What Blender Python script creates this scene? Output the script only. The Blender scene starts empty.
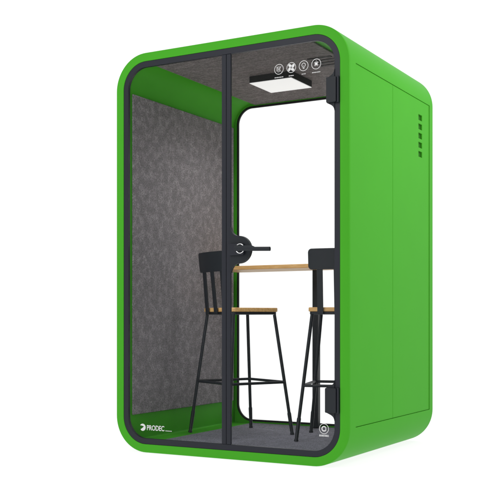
import bpy, bmesh, math
from mathutils import Vector, Matrix
S = bpy.context.scene
COL = S.collection
PI = math.pi
W, D, H = 1.479, 1.303, 2.30
HW = W / 2
ZF, ZC = 0.06, 2.235            # inner floor and ceiling
XI = 0.66                       # inner wall

# ------------------------------------------------------------------ materials
def new_mat(name):
    m = bpy.data.materials.new(name)
    m.use_nodes = True
    nt = m.node_tree
    b = nt.nodes['Principled BSDF']
    return m, nt, b

def N(nt, typ, **kw):
    n = nt.nodes.new(typ)
    for k, v in kw.items():
        if k in n.inputs.keys():
            n.inputs[k].default_value = v
        else:
            setattr(n, k, v)
    return n

def paint(name, rgb, rough=.4, bump=.02, scale=350., spec=.5, mottling=.04, metallic=0.):
    """satin coat: fine orange peel and a faint tone variation"""
    m, nt, b = new_mat(name)
    tc = N(nt, 'ShaderNodeTexCoord')
    n1 = N(nt, 'ShaderNodeTexNoise', Scale=scale, Detail=2.)
    n2 = N(nt, 'ShaderNodeTexNoise', Scale=5., Detail=4.)
    nt.links.new(tc.outputs['Object'], n1.inputs['Vector'])
    nt.links.new(tc.outputs['Object'], n2.inputs['Vector'])
    r = N(nt, 'ShaderNodeValToRGB')
    lo = [c * (1 - mottling) for c in rgb] + [1]
    hi = [c * (1 + mottling) for c in rgb] + [1]
    r.color_ramp.elements[0].position = .3; r.color_ramp.elements[1].position = .7
    r.color_ramp.elements[0].color = lo; r.color_ramp.elements[1].color = hi
    nt.links.new(n2.outputs['Fac'], r.inputs['Fac'])
    nt.links.new(r.outputs['Color'], b.inputs['Base Color'])
    bp = N(nt, 'ShaderNodeBump', Strength=bump, Distance=.002)
    nt.links.new(n1.outputs['Fac'], bp.inputs['Height'])
    nt.links.new(bp.outputs['Normal'], b.inputs['Normal'])
    b.inputs['Roughness'].default_value = rough
    b.inputs['Specular IOR Level'].default_value = spec
    b.inputs['Metallic'].default_value = metallic
    return m

def felt(name, dark, light, stretch=(1, 1, 1), fleck=.5, scale=1.0):
    """pressed polyester felt: cloudy base, wandering pale fibres, fine grain"""
    m, nt, b = new_mat(name)
    tc = N(nt, 'ShaderNodeTexCoord')
    mp = N(nt, 'ShaderNodeMapping'); mp.inputs['Scale'].default_value = stretch
    nt.links.new(tc.outputs['Object'], mp.inputs['Vector'])
    big = N(nt, 'ShaderNodeTexNoise', Scale=20. * scale, Detail=4., Roughness=.6)
    mid = N(nt, 'ShaderNodeTexNoise', Scale=40. * scale, Detail=6., Roughness=.7, Distortion=1.6)
    fine = N(nt, 'ShaderNodeTexNoise', Scale=120. * scale, Detail=4., Roughness=.8)
    for n in (big, mid, fine):
        nt.links.new(mp.outputs[0], n.inputs['Vector'])
    # fibres = ridge of the distorted noise
    sub = N(nt, 'ShaderNodeMath', operation='SUBTRACT'); sub.inputs[1].default_value = .5
    nt.links.new(mid.outputs['Fac'], sub.inputs[0])
    ab = N(nt, 'ShaderNodeMath', operation='ABSOLUTE'); nt.links.new(sub.outputs[0], ab.inputs[0])
    rid = N(nt, 'ShaderNodeMapRange'); rid.inputs['From Min'].default_value = .0; rid.inputs['From Max'].default_value = .045
    rid.inputs['To Min'].default_value = 1.; rid.inputs['To Max'].default_value = 0.
    nt.links.new(ab.outputs[0], rid.inputs['Value'])
    gate = N(nt, 'ShaderNodeMapRange'); gate.inputs['From Min'].default_value = .44; gate.inputs['From Max'].default_value = .60
    nt.links.new(big.outputs['Fac'], gate.inputs['Value'])
    fm = N(nt, 'ShaderNodeMath', operation='MULTIPLY'); nt.links.new(rid.outputs[0], fm.inputs[0]); nt.links.new(gate.outputs[0], fm.inputs[1])
    fm2 = N(nt, 'ShaderNodeMath', operation='MULTIPLY'); nt.links.new(fm.outputs[0], fm2.inputs[0]); fm2.inputs[1].default_value = fleck
    fg = N(nt, 'ShaderNodeMapRange'); fg.inputs['From Min'].default_value = .3; fg.inputs['From Max'].default_value = .7
    fg.inputs['To Min'].default_value = -.15; fg.inputs['To Max'].default_value = .60
    nt.links.new(fine.outputs['Fac'], fg.inputs['Value'])
    bgm = N(nt, 'ShaderNodeMapRange'); bgm.inputs['From Min'].default_value = .3; bgm.inputs['From Max'].default_value = .7
    bgm.inputs['To Min'].default_value = 0.; bgm.inputs['To Max'].default_value = .07
    nt.links.new(big.outputs['Fac'], bgm.inputs['Value'])
    a1 = N(nt, 'ShaderNodeMath', operation='ADD'); nt.links.new(fm2.outputs[0], a1.inputs[0]); nt.links.new(fg.outputs[0], a1.inputs[1])
    a2 = N(nt, 'ShaderNodeMath', operation='ADD'); nt.links.new(a1.outputs[0], a2.inputs[0]); nt.links.new(bgm.outputs[0], a2.inputs[1])
    r = N(nt, 'ShaderNodeValToRGB')
    r.color_ramp.elements[0].color = (*dark, 1); r.color_ramp.elements[1].color = (*light, 1)
    nt.links.new(a2.outputs[0], r.inputs['Fac'])
    nt.links.new(r.outputs['Color'], b.inputs['Base Color'])
    bp = N(nt, 'ShaderNodeBump', Strength=.5, Distance=.003)
    nt.links.new(a2.outputs[0], bp.inputs['Height']); nt.links.new(bp.outputs['Normal'], b.inputs['Normal'])
    b.inputs['Roughness'].default_value = .95
    b.inputs['Specular IOR Level'].default_value = .15
    b.inputs['Sheen Weight'].default_value = .08
    return m

def wood(name, c0, c1):
    m, nt, b = new_mat(name)
    tc = N(nt, 'ShaderNodeTexCoord')
    mp = N(nt, 'ShaderNodeMapping'); mp.inputs['Scale'].default_value = (2.2, 26, 26)
    nt.links.new(tc.outputs['Object'], mp.inputs['Vector'])
    n = N(nt, 'ShaderNodeTexNoise', Scale=3., Detail=6., Roughness=.65, Distortion=.6)
    nt.links.new(mp.outputs[0], n.inputs['Vector'])
    r = N(nt, 'ShaderNodeValToRGB')
    r.color_ramp.elements[0].position = .32; r.color_ramp.elements[1].position = .68
    r.color_ramp.elements[0].color = (*c0, 1); r.color_ramp.elements[1].color = (*c1, 1)
    nt.links.new(n.outputs['Fac'], r.inputs['Fac']); nt.links.new(r.outputs['Color'], b.inputs['Base Color'])
    bp = N(nt, 'ShaderNodeBump', Strength=.15, Distance=.001)
    nt.links.new(n.outputs['Fac'], bp.inputs['Height']); nt.links.new(bp.outputs['Normal'], b.inputs['Normal'])
    b.inputs['Roughness'].default_value = .45
    return m

def glass(name):
    """thin clear sheet: straight transmission with a weak mirror that grows at grazing angles"""
    m, nt, b = new_mat(name)
    nt.nodes.remove(b)
    out = nt.nodes['Material Output']
    tr = N(nt, 'ShaderNodeBsdfTransparent'); tr.inputs['Color'].default_value = (.992, .996, .994, 1)
    gl = N(nt, 'ShaderNodeBsdfGlossy'); gl.inputs['Roughness'].default_value = .0
    fr = N(nt, 'ShaderNodeFresnel', IOR=1.09)
    mx = N(nt, 'ShaderNodeMixShader')
    nt.links.new(fr.outputs[0], mx.inputs[0]); nt.links.new(tr.outputs[0], mx.inputs[1]); nt.links.new(gl.outputs[0], mx.inputs[2])
    nt.links.new(mx.outputs[0], out.inputs['Surface'])
    return m

GREEN = (.064, .370, .024)
M = dict(
    green=paint('green_powder_coat', GREEN, .40, .03, spec=.022, mottling=.012),
    dark=paint('anthracite_frame', (.0135, .0155, .023), .45, .02, spec=.3),
    plate=paint('anthracite_hardware', (.0115, .0145, .019), .5, .02, spec=.3),
    vent_shade=paint('vent_shade_green', (.030, .16, .014), .8, .1, spec=.1),  # darker green: the shade inside the vent slots is painted in
    gasket=paint('black_rubber', (.006, .006, .007), .6, .01),
    steel=paint('charcoal_steel', (.017, .021, .026), .48, .03, spec=.35),
    chrome=paint('polished_steel', (.85, .85, .86), .18, .0, metallic=1.),
    white=paint('white_vinyl', (.70, .70, .70), .5, .0, mottling=.01),
    lampbox=paint('lamp_housing_black', (.013, .015, .015), .5, .02),
    slot=paint('vent_black', (.008, .008, .008), .7, .0),
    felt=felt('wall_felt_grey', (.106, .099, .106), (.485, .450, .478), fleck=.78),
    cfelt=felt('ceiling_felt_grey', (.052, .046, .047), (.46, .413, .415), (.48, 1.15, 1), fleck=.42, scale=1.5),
    carpet=felt('carpet_slate', (.055, .056, .072), (.46, .46, .56), fleck=.15, scale=1.0),
    wood=wood('oiled_ash', (.64, .34, .105), (.90, .58, .25)),
    glass=glass('clear_glass'),
)
m, nt, b = new_mat('lit_lamp_diffuser')
b.inputs['Base Color'].default_value = (.8, .8, .8, 1)
b.inputs['Emission Color'].default_value = (1, 1, 1, 1)
b.inputs['Emission Strength'].default_value = .42
M['lamp'] = m
m, nt, b = new_mat('glowing_white_floor')          # plain floor with an added glow that keeps it white and washes out shadows
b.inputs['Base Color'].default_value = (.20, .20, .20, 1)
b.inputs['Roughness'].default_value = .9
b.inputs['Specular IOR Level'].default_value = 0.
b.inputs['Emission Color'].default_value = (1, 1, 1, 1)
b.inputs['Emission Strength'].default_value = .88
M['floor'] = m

# ------------------------------------------------------------------ mesh helpers
def finish(bm, name, mat, parent=None, loc=None, bevel=0., seg=2, smooth=38, recalc=True):
    if recalc:
        bmesh.ops.recalc_face_normals(bm, faces=bm.faces)
    me = bpy.data.meshes.new(name)
    lim = math.radians(smooth)
    for f in bm.faces: f.smooth = True
    for e in bm.edges:
        if len(e.link_faces) == 2:
            try: e.smooth = e.calc_face_angle() < lim
            except ValueError: e.smooth = True
    bm.to_mesh(me); bm.free()
    me.materials.append(mat)
    o = bpy.data.objects.new(name, me); COL.objects.link(o)
    if parent: o.parent = parent
    if loc: o.location = loc
    if bevel:
        md = o.modifiers.new('Bevel', 'BEVEL'); md.width = bevel; md.segments = seg; md.limit_method = 'ANGLE'
        md.angle_limit = math.radians(40)
        md.harden_normals = True
    return o

def box(bm, x0, x1, y0, y1, z0, z1):
    v = [bm.verts.new(p) for p in ((x0,y0,z0),(x1,y0,z0),(x1,y1,z0),(x0,y1,z0),(x0,y0,z1),(x1,y0,z1),(x1,y1,z1),(x0,y1,z1))]
    for f in ((0,3,2,1),(4,5,6,7),(0,1,5,4),(1,2,6,5),(2,3,7,6),(3,0,4,7)):
        bm.faces.new([v[i] for i in f])

def prism_xz(bm, pts, y0, y1, caps=True):
    a = [bm.verts.new((x, y0, z)) for x, z in pts]; c = [bm.verts.new((x, y1, z)) for x, z in pts]
    n = len(pts)
    for i in range(n): bm.faces.new((a[i], a[(i+1) % n], c[(i+1) % n], c[i]))
    if caps: bm.faces.new(a); bm.faces.new(c[::-1])

def prism_xy(bm, pts, z0, z1):
    a = [bm.verts.new((x, y, z0)) for x, y in pts]; c = [bm.verts.new((x, y, z1)) for x, y in pts]
    n = len(pts)
    for i in range(n): bm.faces.new((a[i], a[(i+1) % n], c[(i+1) % n], c[i]))
    bm.faces.new(a[::-1]); bm.faces.new(c)

def rrect(x0, x1, z0, z1, rb, rt=None, n=14):
    """rounded rectangle, counter-clockwise from the bottom right corner; the right side is the span n..n+1"""
    rt = rb if rt is None else rt
    pts = []
    for cx, cz, r, a0 in ((x1-rb, z0+rb, rb, -90), (x1-rt, z1-rt, rt, 0), (x0+rt, z1-rt, rt, 90), (x0+rb, z0+rb, rb, 180)):
        for i in range(n+1):
            a = math.radians(a0 + 90*i/n); pts.append((cx + r*math.cos(a), cz + r*math.sin(a)))
    return pts

def loft(bm, rings, closed=False):
    """rings = [(y, pts)]; returns the vertex rings and the faces as grid[i][j]"""
    vr = [[bm.verts.new((x, y, z)) for x, z in pts] for y, pts in rings]
    n = len(vr[0]); grid = []
    R = len(vr)
    for i in range(R if closed else R-1):
        a, c = vr[i], vr[(i+1) % R]
        grid.append([bm.faces.new((a[j], a[(j+1) % n], c[(j+1) % n], c[j])) for j in range(n)])
    return vr, grid

def tube(bm, pts, radii, n=12, closed=False, caps=True):
    pts = [Vector(p) for p in pts]; rings = []
    if not hasattr(radii, '__len__'): radii = [radii]*len(pts)
    up = Vector((0, 0, 1))
    L = len(pts)
    for i, p in enumerate(pts):
        if closed: t = pts[(i+1) % L] - pts[i-1]
        else: t = pts[min(i+1, L-1)] - pts[max(i-1, 0)]
        t.normalize()
        ref = up if abs(t.z) < .95 else Vector((1, 0, 0))
        s = t.cross(ref).normalized(); q = s.cross(t)
        rings.append([bm.verts.new(p + radii[i]*(math.cos(2*PI*k/n)*s + math.sin(2*PI*k/n)*q)) for k in range(n)])
    for i in range(L if closed else L-1):
        a, c = rings[i], rings[(i+1) % L]
        for k in range(n): bm.faces.new((a[k], a[(k+1) % n], c[(k+1) % n], c[k]))
    if caps and not closed: bm.faces.new(rings[0][::-1]); bm.faces.new(rings[-1])

def thing(name, label, cat, loc=(0, 0, 0), rz=0., group=None):
    o = bpy.data.objects.new(name, None); COL.objects.link(o)
    o.location = loc; o.rotation_euler = (0, 0, rz); o.empty_display_size = .2
    o['label'] = label; o['category'] = cat
    if group: o['group'] = group
    return o

# ------------------------------------------------------------------ setting
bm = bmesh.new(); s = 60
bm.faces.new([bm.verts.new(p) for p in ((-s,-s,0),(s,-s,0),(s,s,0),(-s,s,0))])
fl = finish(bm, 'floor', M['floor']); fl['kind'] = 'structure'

# ------------------------------------------------------------------ the pod
pod = thing('office_pod', 'bright green rounded office pod with glass front, grey felt lining and dark grey frame', 'office pod', (0, 0, 0))

# shell: one skin from the back rim round the outside, the front rim and the lining
def outer(o, r): return rrect(-HW+o, HW-o, .002+o, H-o, r-o, n=20)
def inner(x, z0, z1, rb, rt): return rrect(-x, x, z0, z1, rb, rt, n=20)
RO = .205
bm = bmesh.new()
rings = [(1.251, inner(.646, .068, 2.228, .118, .118)), (1.253, inner(.688, .052, 2.25, .153, .153)),
         (D, inner(.688, .052, 2.25, .153, .153)),
         (D, outer(.006, RO)), (D-.0015, outer(.002, RO)), (D-.006, outer(0, RO)),
         (D-.016, outer(0, RO)), (1.240, outer(0, RO)), (.084, outer(0, RO)), (.018, outer(0, RO)),
         (.007, outer(0, RO)), (.002, outer(.002, RO)), (0, outer(.007, RO)),
         (0, inner(.689, .049, 2.252, .155, .155)), (.001, inner(.688, .050, 2.251, .154, .154)),
         (.022, inner(.688, .050, 2.251, .154, .154)),
         (.0225, inner(XI, ZF-.004, ZC+.006, .012, .15)),
         (1.236, inner(XI, ZF-.004, ZC+.006, .012, .15)),
         (1.237, inner(.646, .068, 2.228, .118, .118))]
vr, grid = loft(bm, rings, closed=True)
SIDE = [i for i, q in enumerate(rings) if q[0] == 1.240][0]
# pocket for the side panels on the flat of the right side (the left side mirrors it)
PD = .035
for j, sx in ((20, 1), (20+42, -1)):
    f = grid[SIDE][j]
    vs = list(f.verts)
    bm.faces.remove(f)
    low = [bm.verts.new(v.co - Vector((sx*PD, 0, 0))) for v in vs]
    for k in range(4):
        bm.faces.new((vs[k], vs[(k+1) % 4], low[(k+1) % 4], low[k]))
    bm.faces.new(low)
shell = finish(bm, 'shell', M['green'], pod, smooth=30)

# side panels, set 3 mm under the flat, 3 mm gaps
def side_panel(sx, y0, y1, slots=False):
    z0, z1 = .2088, 2.0934
    zs = [z0, z1]; ys = [y0, y1]
    holes = []
    if slots:
        ys = [y0, 1.047, 1.110, y1]
        zz = []
        for k in range(5):
            zt = 2.008 - .0555*k; zz += [zt-.034, zt]
        zs = [z0] + sorted(zz) + [z1]
    xo, xi = HW-.003, HW-.015
    bm = bmesh.new()
    V = {}
    def v(i, j, x):
        if (i, j, x) not in V: V[(i, j, x)] = bm.verts.new((sx*x, ys[i], zs[j]))
        return V[(i, j, x)]
    ny, nz = len(ys)-1, len(zs)-1
    solid = lambda i, j: 0 <= i < ny and 0 <= j < nz and not (slots and i == 1 and j % 2 == 1)
    for i in range(ny):
        for j in range(nz):
            if not solid(i, j): continue
            for x in (xo, xi): bm.faces.new((v(i,j,x), v(i+1,j,x), v(i+1,j+1,x), v(i,j+1,x)))
            for (di, dj, a, c) in ((-1,0,(i,j),(i,j+1)), (1,0,(i+1,j),(i+1,j+1)), (0,-1,(i,j),(i+1,j)), (0,1,(i,j+1),(i+1,j+1))):
                if not solid(i+di, j+dj): bm.faces.new((v(*a,xo), v(*c,xo), v(*c,xi), v(*a,xi)))
    p = finish(bm, 'side_panel', M['green'], pod, bevel=.0018, seg=2)
    if slots:
        for k in range(5):
            zt = 2.008 - .0555*k
            bm = bmesh.new()
            prism = [(HW-.0145, zt-.0335), (HW-.0145, zt-.0005), (HW-.018, zt-.0005), (HW-.018, zt-.0335)]
            a = [bm.verts.new((sx*x, 1.0485, z)) for x, z in prism]; c = [bm.verts.new((sx*x, 1.1085, z)) for x, z in prism]
            for q in range(4): bm.faces.new((a[q], a[(q+1) % 4], c[(q+1) % 4], c[q]))
            bm.faces.new(a); bm.faces.new(c[::-1])
            finish(bm, 'vent_shade_plate', M['vent_shade'], p)  # added plate behind the slot, recess shade in its colour
    return p
side_panel(1, .0855, .6168); side_panel(1, .6190, 1.2365, True)
side_panel(-1, .087, .6165); side_panel(-1, .6195, 1.237)

# front frame (anthracite) round the glass
bm = bmesh.new()
fo = lambda o: rrect(-.687+o, .687-o, .051+o, 2.250-o, .153-o, n=20)
loft(bm, [(.0025, fo(.001)), (.0035, fo(0)), (.021, fo(0)), (.021, fo(.032)), (.004, fo(.032)), (.0025, fo(.0305))], closed=True)
frame = finish(bm, 'front_frame', M['dark'], pod)
# fixed stile
bm = bmesh.new(); box(bm, -.0225, .0065, .002, .0158, .083, 2.218)
finish(bm, 'fixed_stile', M['dark'], pod, bevel=.004, seg=3)
# fixed glass
bm = bmesh.new(); fg = rrect(-.670, .670, .068, 2.233, .136, n=20)
left = [p for p in fg if p[0] < -.02]; left = [(-.012, 2.233)] + left + [(-.012, .068)]
prism_xz(bm, left, .009, .015)
pane = finish(bm, 'fixed_pane', M['glass'], pod)

# door: stile, pane, lock, handle, hinges
bm = bmesh.new(); box(bm, .0083, .0360, .0012, .0158, .0835, 2.2175)
door = finish(bm, 'glass_door', M['dark'], pod, bevel=.004, seg=3)
bm = bmesh.new()
right = [p for p in fg if p[0] > .02]
right = [(.030, .068)] + right + [(.030, 2.233)]
prism_xz(bm, right, .009, .015)
finish(bm, 'glass_pane', M['glass'], door)

def bez(p0, p1, p2, p3, n=10):
    out = []
    for i in range(n+1):
        t = i/n; u = 1-t
        out.append(tuple(u**3*a + 3*u*u*t*b_ + 3*u*t*t*c + t**3*d for a, b_, c, d in zip(p0, p1, p2, p3)))
    return out
ZH = 1.146
top = bez((.0355, ZH+.125), (.043, ZH+.092), (.060, ZH+.076), (.088, ZH+.075))
arc = [(.088 + .075*math.cos(math.radians(a)), ZH + .075*math.sin(math.radians(a))) for a in range(82, -89, -8)]
low = [(x, 2*ZH - z) for x, z in top[::-1]]
bm = bmesh.new(); prism_xz(bm, (top + arc + low), -.004, .020)
finish(bm, 'lock_plate', M['plate'], door, bevel=.002)
bm = bmesh.new(); prism_xz(bm, rrect(.0320, .128, ZH-.031, ZH+.032, .010, n=6), -.020, -.0042)
finish(bm, 'lock_case', M['dark'], door, bevel=.003)
HX = .108
bm = bmesh.new()
tube(bm, [(HX + .0245*math.cos(2*PI*k/40), -.0225, ZH+.004 + .0245*math.sin(2*PI*k/40)) for k in range(40)], .0038, 10, closed=True)
finish(bm, 'chrome_ring', M['chrome'], door)
bm = bmesh.new()
tube(bm, [(HX, -.0195, ZH+.004), (HX, -.060, ZH+.004), (HX, -.063, ZH+.004)], [.0165, .0165, .013], 24)
prof = []
for i in range(22):                                              # lever: oval bar that steps down to a slim grip
    t = i/21
    x = HX - .012 + t*.216
    hh = .0155 if t < .50 else .0155 - .004*min(1, (t-.50)/.06)
    prof.append((x, ZH+.004 - .007*t - (.004 if t > .56 else .004*max(0, (t-.50)/.06)), hh))
rings = []
for x, z, hh in prof:
    rings.append([bm.verts.new((x, -.058 + .0085*math.cos(2*PI*k/14), z + hh*math.sin(2*PI*k/14))) for k in range(14)])
for a, c in zip(rings, rings[1:]):
    for k in range(14): bm.faces.new((a[k], a[(k+1) % 14], c[(k+1) % 14], c[k]))
bm.faces.new(rings[0][::-1]); bm.faces.new(rings[-1])
finish(bm, 'lever_handle', M['plate'], door)

for z0, z1, xl in ((1.881, 2.016, .612), (.284, .416, .605)):    # two patch hinges on the right edge
    xr = .6575; f = .040; r = .010
    pts = bez((xr, z1+f), (xr-.004, z1+.012), (xr-.022, z1+.010), (xl+r, z1))[:-1]
    pts += [(xl + r*(1-math.sin(a)), z1 - r*(1-math.cos(a))) for a in (0, .5, 1., 1.5708)]
    pts += [(xl + r*(1-math.cos(a)), z0 + r*(1-math.sin(a))) for a in (0, .5, 1., 1.5708)]
    pts += bez((xl+r, z0), (xr-.022, z0-.010), (xr-.004, z0-.012), (xr, z0-f))[1:]
    bm = bmesh.new(); prism_xz(bm, pts, -.003, .020)
    hg = finish(bm, 'hinge', M['plate'], door, bevel=.0015)
    bm = bmesh.new(); prism_xz(bm, rrect(xl+.004, .671, z0+.002, z1-.002, .006, n=4), -.016, -.0032); box(bm, .658, .671, -.0031, .0022, z0+.004, z1-.004)
    finish(bm, 'hinge_cover', M['plate'], door, bevel=.002)
    bm = bmesh.new(); tube(bm, [(.6785, -.006, z0), (.6785, -.006, z1)], .0068, 14)
    finish(bm, 'hinge_knuckle', M['dark'], door)

# ---- white lettering and symbols on the glass (flat vinyl, 0.5 mm)
YS0, YS1 = .0078, .0083
def disc_ring(bm, cx, cz, r0, r1, a0=0, a1=360, n=40):
    full = abs(a1-a0) >= 360
    k = n if full else n+1
    o = []; i_ = []
    for i in range(k):
        a = math.radians(a0 + (a1-a0)*i/n)
        o.append((cx + r1*math.cos(a), cz + r1*math.sin(a))); i_.append((cx + r0*math.cos(a), cz + r0*math.sin(a)))
    vo = [[bm.verts.new((x, y, z)) for x, z in o] for y in (YS0, YS1)]
    vi = [[bm.verts.new((x, y, z)) for x, z in i_] for y in (YS0, YS1)]
    for q in range(k if full else k-1):
        p = (q+1) % k
        bm.faces.new((vo[0][q], vo[0][p], vi[0][p], vi[0][q])); bm.faces.new((vo[1][q], vo[1][p], vi[1][p], vi[1][q]))
        bm.faces.new((vo[0][q], vo[0][p], vo[1][p], vo[1][q])); bm.faces.new((vi[0][q], vi[0][p], vi[1][p], vi[1][q]))
def disc(bm, cx, cz, rx, rz=None, rot=0., n=24):
    rz = rz or rx
    c, s_ = math.cos(rot), math.sin(rot)
    pts = []
    for i in range(n):
        a = 2*PI*i/n; x, z = rx*math.cos(a), rz*math.sin(a)
        pts.append((cx + x*c - z*s_, cz + x*s_ + z*c))
    prism_xz(bm, pts, YS0, YS1)
def stroke(bm, x0, z0, x1, z1, w):
    d = Vector((x1-x0, z1-z0)).normalized(); n_ = Vector((-d.y, d.x))*w/2
    prism_xz(bm, [(x0+n_.x, z0+n_.y), (x0-n_.x, z0-n_.y), (x1-n_.x, z1-n_.y), (x1+n_.x, z1+n_.y)], YS0, YS1)
def text_mesh(body, size, offset=0., sx=1.):
    cu = bpy.data.curves.new('lettering', 'FONT'); cu.body = body; cu.size = size; cu.offset = offset; cu.extrude = .00025
    cu.space_character = .98
    o = bpy.data.objects.new('lettering', cu); COL.objects.link(o)
    dg = bpy.context.evaluated_depsgraph_get()
    me = bpy.data.meshes.new_from_object(o.evaluated_get(dg))
    bpy.data.objects.remove(o); bpy.data.curves.remove(cu)
    me.transform(Matrix.Scale(sx, 4, (1, 0, 0)) )
    me.transform(Matrix.Rotation(PI/2, 4, 'X'))
    return me

ICZ, ICR = 2.0965, .0275
LW = .0023
def icon(cx, kind, bar):
    bm = bmesh.new()
    disc_ring(bm, cx, ICZ, ICR-.0026, ICR)
    if kind == 'sound':
        for dx, h_ in ((-.012, .010), (-.005, .017)): stroke(bm, cx+dx, ICZ-h_, cx+dx, ICZ+h_, LW)
        stroke(bm, cx+.004, ICZ+.001, cx+.013, ICZ+.015, LW); stroke(bm, cx+.004, ICZ-.001, cx+.013, ICZ-.015, LW)
        stroke(bm, cx+.0035, ICZ-.016, cx+.0035, ICZ+.016, LW*.8)
        stroke(bm, cx-.015, ICZ+.015, cx+.015, ICZ-.016, LW*.8)
    elif kind == 'fan':
        for k in range(4):
            a = math.radians(35 + 90*k)
            disc(bm, cx + .0125*math.cos(a), ICZ + .0125*math.sin(a), .0115, .0072, a+.35)
        disc(bm, cx, ICZ, .005)
    elif kind == 'bulb':
        disc_ring(bm, cx, ICZ+.004, .0088, .0116, -55, 235)
        stroke(bm, cx-.005, ICZ-.010, cx+.005, ICZ-.010, LW); stroke(bm, cx-.005, ICZ-.0145, cx+.005, ICZ-.0145, LW)
        stroke(bm, cx-.0062, ICZ-.0045, cx-.0045, ICZ-.010, LW*.8); stroke(bm, cx+.0062, ICZ-.0045, cx+.0045, ICZ-.010, LW*.8)
        stroke(bm, cx, ICZ-.008, cx, ICZ+.003, LW*.7)
    else:
        disc(bm, cx, ICZ+.001, .0078)
        disc_ring(bm, cx, ICZ+.001, .0098, .0122, 20, 70, 6); disc_ring(bm, cx, ICZ+.001, .0098, .0122, 110, 160, 6)
        disc_ring(bm, cx, ICZ+.001, .0098, .0122, 200, 250, 6); disc_ring(bm, cx, ICZ+.001, .0098, .0122, 290, 340, 6)
        stroke(bm, cx, ICZ+.013, cx, ICZ+.018, LW)
    # caption too small to read: a row of tiny marks
    n = max(3, int(bar/.005)); zz = ICZ - .043
    for k in range(n):
        x = cx - bar/2 + bar*(k+.5)/n
        stroke(bm, x-.0019, zz, x+.0019, zz, .0036 if k % 3 else .0048)
    return finish(bm, 'door_symbol', M['white'], door)
icon(.330, 'sound', .052); icon(.4035, 'fan', .030); icon(.476, 'bulb', .024); icon(.549, 'dot', .048)

# round emblem low on the door
bm = bmesh.new(); cx, cz = .5935, .2005
disc_ring(bm, cx, cz, .0243, .0272)
disc_ring(bm, cx, cz, .0085, .0145, 40, 320, 26)
stroke(bm, cx+.0105, cz-.012, cx+.0105, cz+.010, .004)
for k in range(9):
    x = cx - .0245 + k*.0061
    stroke(bm, x, cz-.0405, x, cz-.0310, .0034 if k % 3 else .0044)
finish(bm, 'door_emblem', M['white'], door)

# name lettering on the fixed pane
me = text_mesh('PRODEC', .0405, .0006, 1.0)
xs = [v.co.x for v in me.vertices]; w = max(xs)-min(xs)
me.transform(Matrix.Scale(.120/w, 4, (1, 0, 0)))
x0 = min(v.co.x for v in me.vertices)
me.transform(Matrix.Translation((-.5265-x0, .0080, .1315)))
me.materials.append(M['white'])
o = bpy.data.objects.new('lettering', me); COL.objects.link(o); o.parent = pane
bm = bmesh.new(); cx, cz = -.5565, .1455
outl = [(cx + .0205*math.cos(math.radians(a)), cz + .0205*math.sin(math.radians(a))) for a in range(150, -136, -12)]
outl += [(cx-.0145, cz-.012), (cx-.002, cz-.004), (cx+.009, cz+.005), (cx-.004, cz+.0095)]
prism_xz(bm, outl, YS0, YS1)
finish(bm, 'logo_mark', M['white'], pane)
bm = bmesh.new()
for k in range(6):
    stroke(bm, -.3985+k*.0075, .1335, -.3935+k*.0075, .1335, .0042)
finish(bm, 'fine_print', M['white'], pane)

# ---- lining
bm = bmesh.new(); box(bm, -XI-.001, -XI+.010, .045, 1.205, .209, 2.084)
finish(bm, 'wall_felt', M['felt'], pod, bevel=.003)
bm = bmesh.new(); box(bm, XI-.010, XI+.001, .045, 1.205, .209, 2.084)
finish(bm, 'wall_felt', M['felt'], pod, bevel=.003)
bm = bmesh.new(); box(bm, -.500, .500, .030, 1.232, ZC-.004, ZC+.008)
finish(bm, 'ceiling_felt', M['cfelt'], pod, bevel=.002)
bm = bmesh.new(); box(bm, -.520, .520, .024, 1.2335, ZF-.008, ZF)
finish(bm, 'carpet', M['carpet'], pod, bevel=.002)

# ceiling lamp
bm = bmesh.new(); box(bm, -.147, .137, .532, .810, 2.1915, ZC-.0045)
lamp = finish(bm, 'ceiling_light', M['lampbox'], pod, bevel=.0015)
bm = bmesh.new(); box(bm, -.1455, .1355, .5335, .8085, 2.1880, 2.1912)
finish(bm, 'diffuser', M['lamp'], lamp)
# ventilation slots in the ceiling
bm = bmesh.new()
for k in range(4):
    y = .345 + .055*k
    box(bm, .330, .475, y, y+.022, ZC-.0085, ZC-.0042)
finish(bm, 'ceiling_vent', M['slot'], pod, bevel=.001)

# rear window
bm = bmesh.new()
ro = lambda o: rrect(-.6455+o, .6455-o, .0685+o, 2.2275-o, .1175-o, n=20)
loft(bm, [(1.240, ro(0)), (1.240, ro(.013)), (1.2515, ro(.013)), (1.2515, ro(0))], closed=True)
win = finish(bm, 'rear_window_frame', M['gasket'], pod)
bm = bmesh.new(); prism_xz(bm, ro(.004), 1.244, 1.249)
finish(bm, 'glass_pane', M['glass'], win)

# ------------------------------------------------------------------ counter table against the rear window
tab = thing('bar_table', 'narrow wooden bar table on a dark square post, standing across the back of the pod', 'bar table', (0, 1.02, ZF))
def rr_xy(x0, x1, y0, y1, rf, rb_, n=8): return rrect(x0, x1, y0, y1, rf, rb_, n)
bm = bmesh.new(); prism_xy(bm, rr_xy(-.615, .615, -.150, .190, .055, .012), 1.028, 1.053)
finish(bm, 'tabletop', M['wood'], tab, bevel=.004, seg=3)
bm = bmesh.new(); box(bm, -.018, .022, .115, .155, .0008, 1.0278)
finish(bm, 'leg', M['steel'], tab, bevel=.004, seg=3)

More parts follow.
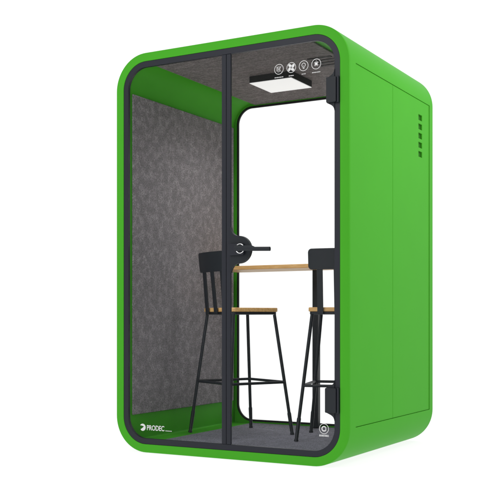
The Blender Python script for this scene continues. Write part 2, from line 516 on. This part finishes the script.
# ------------------------------------------------------------------ bar stools (local x = across, local -y = back rest side)
def make_stool():
    t = thing('bar_stool', '', 'bar stool')
    zs = .778                                               # seat top above the carpet
    bm = bmesh.new(); prism_xy(bm, rrect(-.172, .172, -.172, .172, .030, n=8), zs-.025, zs)
    finish(bm, 'seat', M['wood'], t, bevel=.005, seg=3)
    bm = bmesh.new(); prism_xy(bm, rrect(-.165, .165, -.165, .165, .026, n=6), zs-.0415, zs-.0252)
    finish(bm, 'seat_frame', M['steel'], t, bevel=.002)
    zt = zs-.0418; ht, hb = .150, .229
    at = lambda z: hb + (ht-hb)*z/zt
    for sx in (-1, 1):
        for sy in (-1, 1):
            bm = bmesh.new()
            P = lambda z: (sx*at(z), sy*at(z), z)
            tube(bm, [P(.125), P(.45), P(zt)], [.0098, .0102, .0102], 14)
            lg = finish(bm, 'leg', M['steel'], t)
            bm = bmesh.new()
            tube(bm, [P(0.0), P(.010), P(.013), P(.128), P(.135)], [.0125, .0125, .0105, .0122, .0112], 14)
            finish(bm, 'foot_sleeve', M['steel'], lg)
    zr = .322; h_ = at(zr) + .004
    bm = bmesh.new()
    tube(bm, [(x, y, zr) for x, y in rrect(-h_, h_, -h_, h_, .022, n=6)], .0085, 10, closed=True)
    finish(bm, 'footrest_ring', M['steel'], t)
    # back: curved plate with rounded corners, leaning back, on two flat uprights
    zb0, zb1, hw, th = .996, 1.117, .164, .014
    def yb(x, z): return -.184 - .040*(z-.75)/.36 + .022*(x/hw)**2
    out = rrect(-hw, hw, zb0, zb1, .022, n=6)
    nx, nz = 28, 22
    bm = bmesh.new()
    rows = []
    for j in range(nz+1):
        z = zb0 + (zb1-zb0)*(.5-.5*math.cos(PI*j/nz))
        dz = min(z-zb0, zb1-z)
        ext = hw if dz >= .022 else hw - .022 + math.sqrt(max(0, .022**2 - (.022-dz)**2))
        rows.append([(ext*(-1+2*i/nx), z) for i in range(nx+1)])
    A = [[bm.verts.new((x, yb(x, z)-th/2, z)) for x, z in r] for r in rows]
    B = [[bm.verts.new((x, yb(x, z)+th/2, z)) for x, z in r] for r in rows]
    for j in range(nz):
        for i in range(nx):
            bm.faces.new((A[j][i], A[j][i+1], A[j+1][i+1], A[j+1][i])); bm.faces.new((B[j][i], B[j+1][i], B[j+1][i+1], B[j][i+1]))
        for i, q in ((0, 0), (nx, 0)):
            bm.faces.new((A[j][i], B[j][i], B[j+1][i], A[j+1][i]))
    for j in (0, nz):
        for i in range(nx): bm.faces.new((A[j][i], A[j][i+1], B[j][i+1], B[j][i]))
    finish(bm, 'backrest', M['steel'], t, bevel=.003, smooth=50)
    for cx in (-.095, .005, .105):
        bm = bmesh.new()
        pts = [(z, -.1785 - .040*max(0, z-.74)/.36 + .022*(cx/hw)**2*min(1, max(0, (z-.74)/.3))) for z in (zs-.040, zs-.02, zs+.05, .90, zb0+.05)]
        a = []
        for z, y in pts:
            a.append([bm.verts.new((cx+dx, y+dy-.004, z)) for dx, dy in ((-.0175,-.004),(.0175,-.004),(.0175,.004),(-.0175,.004))])
        for p, q in zip(a, a[1:]):
            for k in range(4): bm.faces.new((p[k], p[(k+1)%4], q[(k+1)%4], q[k]))
        bm.faces.new(a[0][::-1]); bm.faces.new(a[-1])
        finish(bm, 'upright', M['steel'], t, bevel=.0015)
    return t

def copy_tree(o, parent=None):
    kids = list(o.children)
    c = o.copy(); COL.objects.link(c)
    if parent: c.parent = parent
    for k in kids: copy_tree(k, c)
    return c

st = make_stool()
spots = [((-.276, .652, ZF), -27.0, 'black bar stool seen behind the dark door stile, left of the lever handle'),
         ((.362, .750, ZF), 15.0, 'black bar stool half hidden by the right door edge, in front of the table post')]
first = True
for loc, rz, lab in spots:
    o = st if first else copy_tree(st)
    first = False
    o.location = loc; o.rotation_euler = (0, 0, math.radians(rz)); o['label'] = lab; o['group'] = 'bar stools inside the pod'

# ------------------------------------------------------------------ light
w = bpy.data.worlds.new('World'); S.world = w; w.use_nodes = True
nt = w.node_tree; bg = nt.nodes['Background']
# white studio cove behind the pod, dimmer studio behind the camera
tc = N(nt, 'ShaderNodeTexCoord')
dot = N(nt, 'ShaderNodeVectorMath', operation='DOT_PRODUCT'); dot.inputs[1].default_value = (-.49, .87, .0)
nt.links.new(tc.outputs['Generated'], dot.inputs[0])
mr = N(nt, 'ShaderNodeMapRange', interpolation_type='SMOOTHSTEP')
mr.inputs['From Min'].default_value = -.35; mr.inputs['From Max'].default_value = .35
mr.inputs['To Min'].default_value = .53; mr.inputs['To Max'].default_value = 1.12
nt.links.new(dot.outputs['Value'], mr.inputs['Value'])
nt.links.new(mr.outputs[0], bg.inputs['Strength'])
bg.inputs['Color'].default_value = (1, 1, 1, 1)

def area(name, loc, target, sx, sy, power, col=(1, 1, 1)):
    l = bpy.data.lights.new(name, 'AREA'); l.shape = 'RECTANGLE'; l.size = sx; l.size_y = sy; l.energy = power; l.color = col
    o = bpy.data.objects.new(name, l); COL.objects.link(o); o.location = loc
    o.rotation_euler = (Vector(target) - Vector(loc)).to_track_quat('-Z', 'Y').to_euler()
    return o
area('softbox_side', (2.7, .9, 3.3), (.74, .65, 1.75), 1.5, 1.5, 42)
area('softbox_front', (-.5, -5.0, 4.6), (0, 0, 1.2), 3.0, 3.0, 122)

lo = area('ceiling_lamp_light', (-.005, .671, 2.184), (-.005, .671, 0), .26, .26, 3.4)
lo.data.spread = math.radians(138)

# ------------------------------------------------------------------ camera (level, lens shifted up)
cam = bpy.data.cameras.new('Camera'); co = bpy.data.objects.new('Camera', cam); COL.objects.link(co)
a = math.radians(29.43)
co.location = (HW + .8662*H, -1.9836*H, .334*H)
co.rotation_euler = (PI/2, 0, a)
cam.sensor_width = 36; cam.lens = 971/500*36
cam.shift_y = (319.2-250)/500
cam.clip_start = .05; cam.clip_end = 500
S.camera = co
S.view_settings.view_transform = 'Standard'; S.view_settings.look = 'None'
S.view_settings.exposure = 0; S.view_settings.gamma = 1
S.render.resolution_x = S.render.resolution_y = 1024
S.cycles.max_bounces = 12; S.cycles.transparent_max_bounces = 24
S.cycles.diffuse_bounces = 6
